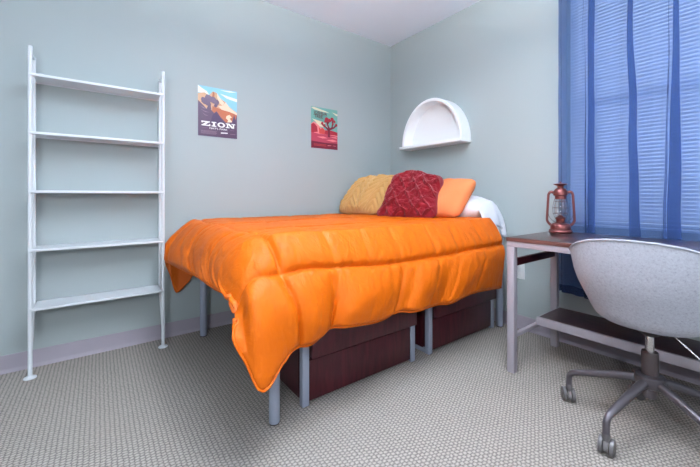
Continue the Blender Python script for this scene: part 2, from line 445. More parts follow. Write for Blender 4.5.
for zt in (1.592, 1.288, .980, .672, .362):
    m = MB()
    a, b = SX0+.0105, SX1-.0105
    m.box((a, SF-.004, zt-.008), (b, -.004, zt), .0015, 1)
    m.box((SX0-.004, SF-.0145, zt-.0135), (SX1+.004, SF-.0098, zt), .0015, 2).box((a, SF-.012, zt-.006), (b, SF, zt))
    m.box((a, -.008, zt-.0145), (b, -.003, zt), .001, 1)
    m.build('shelf_board', M['white'], ws)
    for sx in (SX0, SX1):
        d = 1 if sx == SX0 else -1
        for yy in (SF, -.016): MB().tube([(sx, yy, zt-.012), (sx+d*.02, yy, zt-.012)], .0045, 8).build('shelf_pin', M['white'], ws)

# ------------------------------------------------------------------ posters
def text_into(m, s, x, y, size, fn, d, bold=0, align='CENTER', width=None):
    cu = bpy.data.curves.new('t', 'FONT'); cu.body = s; cu.size = size; cu.align_x = align; cu.offset = bold; cu.resolution_u = 3
    ob = bpy.data.objects.new('t', cu); COL.objects.link(ob)
    bpy.context.view_layer.update()
    me = bpy.data.meshes.new_from_object(ob.evaluated_get(bpy.context.evaluated_depsgraph_get()))
    bpy.data.objects.remove(ob); bpy.data.curves.remove(cu)
    xs = [v.co.x for v in me.vertices]
    k = 1.0
    if width: k = width/(max(xs)-min(xs))
    vs = [m.bm.verts.new(fn(x+v.co.x*k, y+v.co.y, d)) for v in me.vertices]
    for p in me.polygons:
        try: f = m.bm.faces.new([vs[i] for i in p.vertices]); f.material_index = m.mi
        except ValueError: pass
    bpy.data.meshes.remove(me)

def poster(name, label, x0, x1, z0, z1, pal, paint):
    W, Hh = x1-x0, z1-z0
    fn = lambda u, v, d: Vector((x0+u, -.0012-d*.0002, z0+v))
    m = MB(); m.box((x0, -.0012, z0), (x1, -.0002, z1))
    lvl = [1]
    def poly(ci, pts):      # pts in fractions, clipped by hand to the sheet
        m.mi = ci; lvl[0] += 1
        m.face([fn(max(0, min(1, u))*W, max(0, min(1, v))*Hh, lvl[0]) for u, v in pts])
    def blob(ci, u, v, r, k=9, sq=1):
        poly(ci, [(u+r*math.cos(2*PI*i/k)*(1+.18*math.sin(3*i+u*40)), v+sq*r*W/Hh*math.sin(2*PI*i/k)*(1+.18*math.cos(5*i+v*31))) for i in range(k)])
    def txt(ci, s, u, v, size, width, bold=0):
        m.mi = ci; lvl[0] += 1
        text_into(m, s, u*W, v*Hh, size, fn, lvl[0], bold, 'CENTER', width*W)
    paint(poly, blob, txt)
    mats = [mat(name+'_ink', c, .35, var=.03, vscale=30, spec=.4) for c in pal]
    o = m.build(name, mats, smooth=False, fix=False)
    return tag(o, label, 'poster')

def zion(poly, blob, txt):
    # 0 sky, 1 cloud, 2 tan rock, 3 rust rock, 4 plum, 5 deep plum, 6 cream
    poly(1, [(0, 1), (0, .86), (.28, .84), (.22, .90), (.10, .95)])
    poly(1, [(.55, .90), (1, .84), (1, .78), (.72, .82)]); poly(1, [(.55, .97), (.8, .99), (1, .98), (.8, .955)])
    poly(2, [(0, .84), (.16, .87), (.27, .83), (.37, .92), (.47, .90), (.56, .80), (.70, .74), (.78, .66), (1, .55), (1, .3), (0, .3)])
    poly(6, [(.47, .90), (.56, .80), (.66, .72), (.62, .66), (.54, .70), (.48, .80)])
    poly(6, [(.70, .74), (.80, .64), (1, .54), (1, .50), (.82, .57), (.62, .66), (.66, .70)])
    poly(6, [(.50, .64), (.62, .66), (.80, .58), (.94, .53), (.76, .54), (.60, .57)])
    poly(3, [(.36, .62), (.48, .60), (.62, .57), (.80, .55), (1, .50), (1, .3), (.3, .3)])
    poly(3, [(.37, .92), (.41, .88), (.40, .74), (.34, .78)])
    poly(6, [(.72, .46), (.80, .49), (.86, .44), (.80, .41), (.86, .36), (.86, .30), (.72, .30), (.76, .37), (.70, .41)])
    poly(4, [(0, .70), (.12, .62), (.22, .54), (.30, .56), (.40, .48), (.46, .53), (.56, .42), (.70, .32), (.86, .34), (.92, .50), (.96, .40), (1, .52), (1, 0), (0, 0)])
    poly(5, [(.36, .44), (.46, .53), (.56, .40), (.74, .26), (.30, .26)])
    poly(5, [(.88, .30), (.92, .52), (.97, .30)])
    poly(4, [(.26, .54), (.30, .66), (.33, .55)]); poly(4, [(.20, .52), (.27, .68), (.32, .66), (.30, .52)])
    for u, v, r in ((.16, .70, .08), (.26, .76, .10), (.38, .74, .09), (.46, .70, .07), (.24, .67, .07), (.44, .64, .05), (.12, .73, .05)): blob(4, u, v, r)
    for a, b, c in ((.04, .60, .18), (.06, .53, .22), (.10, .46, .16)):
        poly(7, [(a, b), (a+c*.5, b-.035), (a+c, b-.05), (a+c*.5, b-.048)])
    # slab-serif title, drawn stroke by stroke
    def R(u0, v0, u1, v1): poly(1, [(u0, v0), (u1, v0), (u1, v1), (u0, v1)])
    t, b_ = .300, .205
    R(.08, t-.022, .29, t); R(.08, t-.035, .115, t); R(.08, b_, .30, b_+.022); R(.265, b_, .30, b_+.038)
    poly(1, [(.21, t-.012), (.285, t-.012), (.16, b_+.012), (.085, b_+.012)])
    R(.33, t-.02, .45, t); R(.33, b_, .45, b_+.02); R(.365, b_, .415, t)
    n = 20
    for i in range(n):
        a0, a1 = 2*PI*i/n, 2*PI*(i+1)/n; cx, cy = .575, (t+b_)/2
        poly(1, [(cx+.10*math.cos(a0), cy+.0525*math.sin(a0)), (cx+.10*math.cos(a1), cy+.0525*math.sin(a1)), (cx+.05*math.cos(a1), cy+.030*math.sin(a1)), (cx+.05*math.cos(a0), cy+.030*math.sin(a0))])
    R(.69, t-.018, .78, t); R(.69, b_, .79, b_+.018); R(.72, b_, .755, t); R(.84, t-.018, .94, t); R(.875, b_, .91, t)
    poly(1, [(.72, t), (.785, t), (.91, b_), (.845, b_)])
    txt(1, "NAT'L PARK", .50, .148, .017, .46, .0002)
    poly(7, [(.09, .160), (.20, .160), (.20, .164), (.09, .164)]); poly(7, [(.80, .160), (.91, .160), (.91, .164), (.80, .164)])
    for i in range(4): poly(7, [(.06, .10-.018*i), (.46-.02*(i % 2), .10-.018*i), (.46-.02*(i % 2), .107-.018*i), (.06, .107-.018*i)])
    poly(1, [(.56, .075), (.74, .085), (.74, .105), (.56, .10)]); poly(7, [(.80, .08), (.94, .08), (.94, .087), (.80, .087)])
poster('park_poster', 'park poster lettered ZION in white over a purple canyon, beside the white shelf', -1.868, -1.592, 1.380, 1.738,
       [(140, 200, 220), (240, 238, 236), (206, 160, 124), (176, 96, 62), (84, 60, 86), (66, 42, 78), (236, 210, 184), (150, 120, 140)], zion)

def joshua(poly, blob, txt):
    # 0 teal sky, 1 cream, 2 rose, 3 crimson, 4 maroon, 5 pink, 6 brick
    poly(1, [(0, .97), (.10, .99), (.55, .93), (.70, .90), (.45, .90), (.12, .93)]); poly(1, [(.78, .93), (.95, .86), (1, .86), (1, .90)])
    poly(1, [(.04, .70), (.40, .66), (.55, .62), (.30, .60), (.62, .55), (.40, .53), (.05, .56), (.2, .62)])
    poly(5, [(0, .58), (.10, .64), (.20, .60), (.30, .55), (.36, .50), (.42, .52), (.52, .46), (.70, .44), (1, .44), (1, .2), (0, .2)])
    poly(3, [(0, .56), (.08, .60), (.14, .58), (.22, .52), (.24, .40), (0, .36)])
    poly(6, [(.28, .52), (.36, .47), (.40, .52), (.50, .47), (.52, .36), (.30, .36)])
    poly(3, [(.52, .46), (.75, .47), (1, .44), (1, .36), (.5, .36)])
    poly(2, [(0, .38), (.3, .35), (.6, .36), (1, .33), (1, 0), (0, 0)])
    poly(5, [(.2, .28), (.45, .30), (.62, .27), (.42, .25)]); poly(5, [(.55, .22), (.82, .25), (1, .22), (.82, .19)]); poly(5, [(.70, .30), (.95, .32), (.98, .28)])
    poly(4, [(0, .17), (.5, .15), (1, .16), (1, 0), (0, 0)])
    def limb(pts, w):
        for (u0, v0), (u1, v1) in zip(pts, pts[1:]):
            dx, dy = u1-u0, v1-v0; L = math.hypot(dx, dy); nx, ny = -dy/L*w, dx/L*w
            poly(4, [(u0-nx, v0-ny), (u0+nx, v0+ny), (u1+nx*.8, v1+ny*.8), (u1-nx*.8, v1-ny*.8)])
    limb([(.66, .30), (.665, .45), (.655, .54)], .045)
    limb([(.66, .46), (.52, .55), (.44, .57), (.40, .62)], .028); limb([(.655, .52), (.60, .62), (.58, .72)], .03)
    limb([(.66, .48), (.78, .54), (.80, .66), (.78, .74)], .028); limb([(.70, .50), (.86, .55), (.93, .62)], .026); limb([(.60, .62), (.68, .70)], .025)
    for u, v, r in ((.40, .62, .05), (.58, .72, .08), (.52, .68, .05), (.68, .71, .06), (.78, .75, .07), (.86, .70, .05), (.94, .62, .05), (.80, .64, .04), (.48, .58, .04)): blob(3, u, v, r, 7)
    txt(4, 'JOSHUA', .33, .82, .042, .50, .0003); txt(4, 'TREE', .26, .735, .042, .32, .0003)
    for i in range(2): poly(6, [(.08, .09-.03*i), (.55, .09-.03*i), (.55, .10-.03*i), (.08, .10-.03*i)])
    poly(5, [(.60, .075), (.74, .085), (.74, .095), (.60, .09)]); poly(5, [(.80, .085), (.92, .085), (.92, .093), (.80, .093)])
poster('park_poster', 'park poster lettered JOSHUA TREE with a red spiky tree on teal, above the bed', -.948, -.670, 1.372, 1.735,
       [(112, 168, 156), (216, 208, 178), (176, 62, 84), (164, 36, 54), (110, 22, 46), (226, 128, 130), (200, 70, 62)], joshua)

# ------------------------------------------------------------------ arched white wall niche shelf
AY, AW, AZ, AH = -.617, .328, 1.412, .385
nc = thing('arched_wall_shelf', 'white half-round niche shelf mounted on the right wall above the pillows', 'shelf', (-.07, AY, 1.385))
def arch_pts(r, n=40, h=None): return [(AY+r*AW*math.cos(a), AZ+r*(h or AH)*math.sin(a)) for a in [PI*i/n for i in range(n+1)]]
m = MB(); D0, D1 = -.002, -.128
o_, i_ = arch_pts(1), [(AY+(AW-.026)*math.cos(PI*i/40), AZ+(AH-.028)*math.sin(PI*i/40)) for i in range(41)]
rows = []
for (py, pz), (qy, qz) in zip(o_, i_):
    ey, ez = (qy-py)*.18, (qz-pz)*.18
    rows.append([Vector((D0, py, pz)), Vector((D1+.006, py, pz)), Vector((D1, py+ey, pz+ez)), Vector((D1, qy-ey, qz-ez)), Vector((D1+.006, qy, qz)), Vector((D0, qy, qz))])
m.grid(rows, close_u=True)
m.build('arch_hood', M['paint'], nc, angle=35)
m = MB(); m.prism([(y_, z_) for y_, z_ in i_], lambda u, v, t: Vector((t, u, v)), -.010, -.002); m.build('back_panel', M['paint'], nc, smooth=False)
MB().box((-.142, AY-.331, 1.386), (-.001, AY+.350, AZ), .005, 3).build('base_board', M['paint'], nc)

# ------------------------------------------------------------------ bed frame
bd = thing('bed', 'grey metal bed frame with round legs under the orange comforter', 'bed', (-.97, -.67, 0))
for (x, y) in ((-1.842, -1.240), (-1.860, -.128), (-.085, -1.238), (-.085, -.128)):
    lg = MB().lathe([(.0215, .006), (.0225, .010), (.0225, .47), (.0215, .475)], (x, y, 0), 28).build('leg', M['steel'], bd)
    MB().lathe([(.0205, 0), (.0215, .002), (.0215, .0075), (.0205, .009)], (x, y, 0), 28).build('foot_cap', M['gun2'], lg)
for y in (-1.238, -.128): MB().box((-1.84, y-.016, .475), (-.07, y+.016, .53), .003).build('side_rail', M['steel'], bd)
for x in (-1.852, -.085): MB().box((x-.016, -1.238, .475), (x+.016, -.128, .53), .003).build('end_rail', M['steel'], bd)
for i in range(7):
    x = -1.62+.235*i
    MB().box((x-.03, -1.222, .505), (x+.03, -.144, .530), .002).build('cross_slat', M['gun2'], bd)

# mattress with white fitted sheet
def soft_box(lo, hi, r, n=(30, 20, 6), wr=0, seed=0):
    """rounded, slightly wrinkled box"""
    m = MB(); lo = Vector(lo); hi = Vector(hi)
    bm = m.bm; bmesh.ops.create_cube(bm, size=1)
    bmesh.ops.subdivide_edges(bm, edges=bm.edges, cuts=14, use_grid_fill=True)
    c = (lo+hi)/2; s = hi-lo; h = s/2-Vector((r, r, r))
    for v in bm.verts:
        p = Vector((v.co.x*s.x, v.co.y*s.y, v.co.z*s.z))
        q = Vector((max(-h.x, min(h.x, p.x)), max(-h.y, min(h.y, p.y)), max(-h.z, min(h.z, p.z))))
        d = p-q
        if d.length > 0:
            d.normalize()
            p = q+d*r
        if wr: p += (d if d.length else Vector((0, 0, 1)))*wr*noise.noise(Vector((p.x*9, p.y*9, p.z*14+seed)))
        v.co = p+c
    return m
mt = soft_box((-1.90, -1.258, .531), (-.035, -.085, .748), .035, wr=.006).build('mattress', M['sheet'], angle=180)
tag(mt, 'mattress in white fitted sheet on the bed frame, showing at the head end', 'mattress')

# ------------------------------------------------------------------ comforter (lofted sheet with quilting)
F2 = (math.cos(HEAD), math.sin(HEAD)); R2 = (math.sin(HEAD), -math.cos(HEAD)); C0 = (-2.433, -2.564, .95)
def ray(px, py):
    s = (px-350)/338
    return (F2[0]+s*R2[0], F2[1]+s*R2[1], (196-py)/338)
def onX(px, py, x):
    r = ray(px, py); t = (x-C0[0])/r[0]; return [x, C0[1]+t*r[1], C0[2]+t*r[2]]
def onY(px, py, y):
    r = ray(px, py); t = (y-C0[1])/r[1]; return [C0[0]+t*r[0], y, C0[2]+t*r[2]]
XE, XH = -1.905, -.228         # foot edge of the top, head end of the sheet
YN, YR = -1.235, -.100         # near and rear edge of the top
def ztop(x, y):
    e = 0
    e += .020*math.exp(-((x+1.55)/.5)**2)*0
    return .772+.006*noise.noise(Vector((x*2.3, y*2.6, 1.7)))
AL, BL, RL = .31, .47, .26     # sheet lengths over foot, near side, rear side
# profile rings keyed along the path: (s, S at t=.36, M at t=.68, H at t=1)
keys = []
def K(s, S, Mm, Hh): keys.append((s, S, Mm, Hh))
for s_, x, zz in ((0, XH, .52), (.5, -1.1, .50), (.95, -1.84, .43)):
    K(s_, [x, -.040, .70], [x, -.034, .60], [x, -.032, zz])
K(1.25, [-1.955, -.038, .700], [-1.985, -.032, .560], onY(187.5, 283, -.032))
K(1.5,  [-1.970, -.050, .715], [-2.01, -.040, .58], onY(177, 292, -.032))
K(1.75, [-1.980, -.075, .715], [-2.045, -.070, .60], onY(171, 276, -.05))
K(2.0,  [-1.982, -.130, .720], [-2.060, -.120, .63], onY(166.5, 262, -.09))
K(2.25, [-1.978, -.36, .720], [-2.030, -.38, .64], onX(183, 269, -2.060))
K(2.5,  [-1.975, -.62, .720], [-2.016, -.64, .63], onX(200, 277.5, -2.040))
K(2.75, [-1.975, -.90, .718], [-2.014, -.92, .63], onX(216, 288.5, -2.035))
K(3.0,  [-1.978, -1.14, .712], [-2.016, -1.15, .62], onX(230, 298, -2.032))
K(3.12, [-1.985, -1.24, .690], [-2.020, -1.25, .59], onX(237.5, 314, -2.035))
K(3.25, [-1.990, -1.30, .665], [-2.025, -1.325, .55], onX(232.5, 338, -2.066))
K(3.375, [-1.985, -1.325, .658], [-2.008, -1.372, .545], onX(246.5, 364, -2.030))
K(3.5,  [-1.972, -1.345, .650], [-2.000, -1.42, .53], onX(260.5, 390, -1.995))
K(3.75, [-1.925, -1.355, .645], [-1.925, -1.425, .52], onY(283, 362, -1.435))
K(4.0,  [-1.870, -1.345, .638], [-1.830, -1.405, .52], onY(298, 346, -1.405))
def near(x, b=0): return -1.335-.018*b
for s_, (px, py), dy in ((4.10, (313, 341), -1.395), (4.165, (328, 328), -1.352), (4.24, (345, 326), -1.392), (4.33, (375, 321), -1.376), (4.45, (398, 311), -1.352), (4.52, (412, 311), -1.385), (4.63, (436, 304), -1.352), (4.72, (448, 303), -1.378), (4.84, (470, 293), -1.360), (5.0, (500, 287), -1.335)):
    hh = onY(px, py, dy); x = XE+(XH-XE)*(s_-4)
    K(s_, [x, -1.334, float(np.interp(s_, [4.1, 4.2, 4.33, 4.6, 5], [.645, .632, .612, .608, .622]))], [.5*x+.5*hh[0], dy-.006, .50], hh)
KS = np.array([k[0] for k in keys]); KV = np.array([[k[1], k[2], k[3]] for k in keys])
def herm(s):
    i = int(np.clip(np.searchsorted(KS, s)-1, 0, len(KS)-2)); h = KS[i+1]-KS[i]; t = (s-KS[i])/h
    def tan(j):
        if j == 0: return (KV[1]-KV[0])/(KS[1]-KS[0])
        if j == len(KS)-1: return (KV[-1]-KV[-2])/(KS[-1]-KS[-2])
        a, b = (KV[j]-KV[j-1])/(KS[j]-KS[j-1]), (KV[j+1]-KV[j])/(KS[j+1]-KS[j])
        if KS[j] in (3.5, 1.5): return (a+b)*.5
        w1, w2 = KS[j+1]-KS[j], KS[j]-KS[j-1]
        return (a*w1+b*w2)/(w1+w2)
    m0, m1 = tan(i)*h, tan(i+1)*h; p0, p1 = KV[i], KV[i+1]
    return (2*t**3-3*t*t+1)*p0+(t**3-2*t*t+t)*m0+(-2*t**3+3*t*t)*p1+(t**3-t*t)*m1
def loft(s, t, Tp, outd):
    S, Mm, Hh = herm(s)
    P = [Tp-np.array(outd)*.09, Tp, S, Mm, Hh]; P.append(2*P[-1]-P[-2])
    ts = [-.3, 0, .36, .68, 1.0, 1.32]
    i = 1 if t < .36 else (2 if t < .68 else 3)
    h = ts[i+1]-ts[i]; f = (t-ts[i])/h
    m0 = (P[i+1]-P[i-1])/(ts[i+1]-ts[i-1])*h; m1 = (P[i+2]-P[i])/(ts[i+2]-ts[i])*h
    return (2*f**3-3*f*f+1)*P[i]+(f**3-2*f*f+f)*m0+(-2*f**3+3*f*f)*P[i+1]+(f**3-f*f)*m1

NC = 56                        # grid rows over each edge
NUt, NVt = 190, 120             # grid over the top
Us = list(np.linspace(XH, XE, NUt+1))+[XE-AL*(i+1)/NC for i in range(NC)]
Vs = [YR+RL*(NC-i)/NC for i in range(NC)]+list(np.linspace(YR, YN, NVt+1))+[YN-BL*(i+1)/NC for i in range(NC)]
base = np.zeros((len(Us), len(Vs), 3))
for i, U in enumerate(Us):
    a = max(0, (XE-U)/AL)
    for j, V in enumerate(Vs):
        b = max(0, (YN-V)/BL); c = max(0, (V-YR)/RL)
        if a < 1e-9 and b < 1e-9 and c < 1e-9:
            base[i, j] = (U, V, ztop(U, V)); continue
        if b > 1e-9:
            if a < 1e-9: s, t, od = 4+(U-XE)/(XH-XE), b, (0, -1, 0); Tp = (U, YN)
            else:
                t = max(a, b); s = 3+.5*b/a if a >= b else 4-.5*a/b; Tp = (XE, YN)
                q = (s-3)*PI/2; od = (-math.cos(q), -math.sin(q), 0)
        elif c > 1e-9:
            if a < 1e-9: s, t, od = (XH-U)/(XH-XE), c, (0, 1, 0); Tp = (U, YR)
            else:
                t = max(a, c); s = 2-.5*c/a if a >= c else 1+.5*a/c; Tp = (XE, YR)
                q = (2-s)*PI/2; od = (-math.cos(q), math.sin(q), 0)
        else: s, t, od = 2+(YR-V)/(YR-YN), a, (-1, 0, 0); Tp = (XE, V)
        base[i, j] = loft(s, t, np.array([*Tp, ztop(*Tp)]), od)
# relax the sheet where it turns over the bed corners
ci, cj = NUt, NC+NVt
for it in range(60):
    avg = base.copy()
    avg[1:-1, 1:-1] = .25*(base[2:, 1:-1]+base[:-2, 1:-1]+base[1:-1, 2:]+base[1:-1, :-2])
    ii = np.arange(len(Us))[:, None]; jj = np.arange(len(Vs))[None, :]
    d1 = np.hypot(ii-ci-8, jj-cj-8); d2 = np.hypot(ii-ci-8, jj-NC+8)
    wgt = np.clip(1.25-np.minimum(d1, d2)/26, 0, 1)[..., None]*.8
    base = base*(1-wgt)+avg*wgt
# normals of the base sheet
du = np.gradient(base, axis=0); dv = np.gradient(base, axis=1)
nrm = np.cross(dv, du); nrm /= np.linalg.norm(nrm, axis=2, keepdims=True)+1e-9
if nrm[60, 100, 2] < 0: nrm = -nrm
# quilting in sheet coordinates
VN = YN-.165                                              # seam along the near side
seamV = [VN, VN+.40, VN+.40*2, VN+.40*3]
deepU = [-1.635, -1.215]      # seams gathered hard at the hem
seamU = [-1.615, -1.21, -.935, -.49]
halfU = [-1.415, -.735]                                   # short seams only on the near face
footV = [-.42, -.70, -.96, -1.14]
def puff(d, w): return 1-math.exp(-d/w)
def seamdepth(U, V):
    d = min(abs(V-v) for v in seamV)
    u = min(abs(U-x+.010*math.sin(V*14)) for x in seamU)
    sa = abs(U-XE-.012+.008*math.sin(V*11))                # the stitch line along the foot edge
    p = puff(d, .012)*puff(sa, .012)*(1-.28*math.exp(-u/.011))
    if V < VN:
        for x in deepU: p *= 1-.45*min(1, (VN-V)/.05)*math.exp(-abs(U-x+.012*math.sin(V*13))/.012)
    if V < VN+.33:
        for x in halfU:
            wgt = min(1, (VN+.33-V)/.1)
            p *= 1-wgt*.20*math.exp(-abs(U-x+.008*math.sin(V*17))/.012)
    if U < XE+.08 and V > VN:
        for y in footV: p *= 1-.25*math.exp(-abs(V-y+.010*math.sin(U*22))/.012)
    return p
rows = []; A_P = .031
low = np.zeros((len(Us), len(Vs)))
for i, U in enumerate(Us):
    r = []
    for j, V in enumerate(Vs):
        p = Vector(base[i, j]); n = Vector(nrm[i, j])
        a = max(0, (XE-U)/AL); b = max(0, (YN-V)/BL); c = max(0, (V-YR)/RL)
        k = seamdepth(U, V)
        side = max(a, b)
        # puckers running out from the seams, wrinkles over the soft fill
        dn = abs(V-VN)
        w = .0045*noise.noise(Vector((U*34, V*7, 2.1)))*math.exp(-dn/.10)
        if b > 0: w += .0045*noise.noise(Vector((U*20+.6*math.sin(V*9), V*5, 5.5)))*min(1, b*2)
        if a > 0: w += .004*noise.noise(Vector((U*5, V*19+.5*math.sin(U*11), 8.5)))*min(1, a*2)
        w += .004*noise.noise(Vector((U*7, V*8, 3.3)))
        w += .0045*noise.noise(Vector((U*52, V*9, 7.7)))*math.exp(-dn/.05)+.004*noise.noise(Vector((U*9, V*46, 1.2)))*math.exp(-abs(U-XE)/.05)
        w += .0025*noise.noise(Vector((U*26+V*12, V*20, 13.3)))
        edge = 1.0
        cnr = min(1, min(a, b)*3) if (a > 0 and b > 0) else 0
        w *= 1-.7*cnr
        if max(a, b, c) > .93: edge = max(.25, math.sqrt(max(0, 1-((max(a, b, c)-.93)/.07)**2)))
        if U > XH-.03: edge = min(edge, .3+.7*max(0, (XH-U)/.03))
        amp = A_P*(.75 if side == 0 else 1.0)*(1 if c == 0 else .12)
        if V > VN and b > 0: amp *= 1.25                       # the fuller row over the edge
        amp *= 1-.60*cnr
        q = p+n*(amp*k*edge+w*edge*(1 if c == 0 else .2))
        if b > 0 and V > VN-.02:                               # it sags a little over its stitch line
            g = math.exp(-((V-VN-.022)/.022)**2)*min(1, b*4)
            q.z -= .007*g; q.y -= .003*g
        q.y = min(q.y, -.018)
        r.append(q)
    rows.append(r)
m = MB(); m.grid(rows)
co = m.build('comforter', [M['comforter'], M['lining']], fix=False, angle=180, origin=(-1.05, -.65, .78))
me = co.data
# orient outward, then give it thickness towards the inside
bmx = bmesh.new(); bmx.from_mesh(me); bmx.normal_update(); bmx.faces.ensure_lookup_table()
up = sum(f.normal.z for f in bmx.faces)
if up < 0: bmesh.ops.reverse_faces(bmx, faces=bmx.faces)
bmx.to_mesh(me); bmx.free()
sd = co.modifiers.new('thickness', 'SOLIDIFY'); sd.thickness = .010; sd.offset = -1; sd.use_even_offset = False; sd.material_offset = 1; sd.material_offset_rim = 0
tag(co, 'bright orange quilted comforter draped over the bed', 'comforter')
# piped edge along the hem
hem = [rows[0][j] for j in range(len(Vs)-1, len(Vs)-NC, -1)]
path = [rows[i][-1] for i in range(len(Us))]+[rows[-1][j] for j in range(len(Vs)-2, -1, -1)]
path = path[::2]
MB().tube([p+Vector((0, 0, -.002)) for p in path], .0048, 8).build('hem_piping', M['comforter'], co)

# ------------------------------------------------------------------ pillows
def pillow(name, label, BLp, BRp, TRp, TLp, thick, m_, disp=None, n=64, dog=.05, group=None, bulge=2.6, peak=0, rc=.05, wob=0, cat='pillow'):
    """cushion spanned by four corners (3D), bulging to both sides"""
    BLp, BRp, TRp, TLp = map(Vector, (BLp, BRp, TRp, TLp))
    nv = ((BRp-BLp)+(TRp-TLp)).cross((TLp-BLp)+(TRp-BRp)).normalized()      # faces the viewer side
    mb = MB(); sides = []
    for sgn in (1, -1):
        g = []
        for i in range(n+1):
            r = []
            for j in range(n+1):
                u, v = 2*j/n-1, 2*i/n-1
                fu, fv = (u+1)/2, (v+1)/2
                fu2 = .5+.5*u*(1-dog*(1-v*v)*abs(u)); fv2 = .5+.5*v*(1-dog*(1-u*u)*abs(v))
                fu2 -= .5*u*rc*abs(u)**3*v**6; fv2 -= .5*v*rc*abs(v)**3*u**6
                p = BLp*(1-fu2)*(1-fv2)+BRp*fu2*(1-fv2)+TRp*fu2*fv2+TLp*(1-fu2)*fv2
                e = max(0, (1-abs(u)**bulge))*max(0, (1-abs(v)**bulge))
                hgt = thick*.5*e**.55
                if wob: p += (BRp-BLp).normalized()*wob*noise.noise(Vector((u*1.6, v*2.1, 21)))+(TLp-BLp).normalized()*wob*noise.noise(Vector((u*2.1, v*1.6, 33)))
                if peak: p += (TLp-BLp).normalized()*peak*math.exp(-((u+.12)/.42)**2)*max(0, v)**2
                w = .006*noise.noise(Vector((u*2.2, v*2.2, sgn*3+thick*50)))*e
                d = disp(u, v)*min(1, e*3) if (disp and sgn == 1) else 0
                r.append(p+nv*sgn*(hgt+w*.8+d))
            g.append(r)
        sides.append(g)
    mb.grid(sides[0]); mb.grid([r[::-1] for r in sides[1]])
    bmesh.ops.remove_doubles(mb.bm, verts=mb.bm.verts, dist=1e-5)
    o = mb.build(name, m_, angle=180)
    return tag(o, label, cat, group)

def knit(u, v):            # diagonal braids in columns
    c = u*2.0; k = abs((c % 1)-.5)*2
    ph = v*3.6+(1 if int(math.floor(c)) % 2 else -1)*k*1.6+(.5 if int(math.floor(c)) % 2 else 0)
    return .030*abs(math.sin(PI*ph))**.7*(.35+.65*math.sin(PI*(c % 1)))
def ruche(u, v):           # criss-cross pintucks with gathered puffs
    a, b = (u+v*.75)*2.1+.2, (u-v*.75)*2.1+.35
    a += .12*noise.noise(Vector((u*3, v*3, 1))); b += .12*noise.noise(Vector((u*3, v*3, 7)))
    da, db = abs((a % 1)-.5)*2, abs((b % 1)-.5)*2
    rid = max(math.exp(-((1-da)/.16)**2), math.exp(-((1-db)/.16)**2))
    return .024*rid+.018*noise.noise(Vector((u*4, v*4, 2)))+.012*noise.noise(Vector((u*9, v*9, 2)))+.006*noise.noise(Vector((u*20, v*20, 4)))
pillow('throw_pillow', 'tan braided-knit throw pillow leaning in the corner of the bed', (-.705, -.035, .795), (-.66, -.54, .800), (-.40, -.60, 1.12), (-.405, -.035, 1.12), .15, M['tan'], knit, 130, rc=.10, dog=.02, wob=.012)
pillow('throw_pillow', 'dark red ruched throw pillow leaning between the tan and orange ones', onX(374, 219, -.70), onX(434, 222, -.50), onX(445, 176, -.31), onX(396, 172, -.50), .17, M['red'], ruche, 120, peak=.035, dog=.03, rc=.09, wob=.022)
pillow('throw_pillow', 'plain light orange throw pillow leaning right of the red one', (-.44, -.84, .80), (-.405, -1.105, .795), onX(478.5, 179.5, -.225), (-.225, -.82, 1.085), .16, M['peach'], None, 60, dog=.015, rc=.10, wob=.008)
def crumple(u, v): return .008*noise.noise(Vector((u*3.5, v*4, 11)))+.004*noise.noise(Vector((u*9, v*7, 5)))
wp = pillow('bed_pillow', 'white bed pillow lying behind the light orange pillow by the wall', (-.345, -.68, .845), (-.30, -1.215, .845), (-.035, -1.215, .865), (-.045, -.68, .87), .19, M['sheet'], crumple, 60, dog=.02, bulge=3.2)
# open end of the pillowcase, drooping over the mattress edge
rows = []
for i in range(19):
    f = i/18; r = []
    for j in range(25):
        u = j/24
        x = -.300+.265*u; top = .846+.070*math.sin(PI*u)**.7
        y = -1.195-.062*f; z = top-(.19*f**2.0)*(1+.15*math.sin(u*9))-.010*f
        r.append(Vector((x+.008*math.sin(f*5+u*4), y-.006*math.sin(u*14)*f, z+.005*math.sin(u*21)*f)))
    rows.append(r)
m = MB(); m.grid(rows)
cf = m.build('pillowcase_end', M['sheet'], wp, fix=False, angle=180)
s2 = cf.modifiers.new('thickness', 'SOLIDIFY'); s2.thickness = .004

# ------------------------------------------------------------------ drawer chests under the bed
def chest(label, x0, x1, rail):
    yf, yb, zt = -1.224, -.62, .44
    t = thing('storage_chest', label, 'chest', ((x0+x1)/2, (yf+yb)/2, 0), 'dark drawer chests under the bed')
    MB().box((x0+.012, yf+.060, .012), (x1-.012, yb, zt), .002, 1).build('body', M['espresso'], t)
    for x in (x0, x1-.034):
        MB().box((x, yf-.002, 0), (x+.034, yf+.030, zt), .003).build('corner_post', M['steel'], t)
        MB().box((x, yb-.012, 0), (x+.034, yb+.020, zt), .003).build('corner_post', M['steel'], t)
    for x in ((x0, x1-.034) if rail else ()):
        MB().box((x+.004, yf+.030, 0), (x+.030, yb-.012, .022), .002, 1).build('bottom_rail', M['steel'], t)
    MB().box((x0+.037, yf+.002, .018), (x1-.037, yf+.021, .200), .002).build('lower_drawer', M['espresso'], t)
    MB().box((x0+.037, yf-.028, .219), (x1-.014, yf-.004, .425), .002).build('upper_drawer', M['espresso'], t)
    return t
chest('dark brown two-drawer chest under the foot half of the bed', -1.700, -.968, False)
chest('dark brown two-drawer chest under the head half of the bed, nearer the desk', -.850, -.137, True)

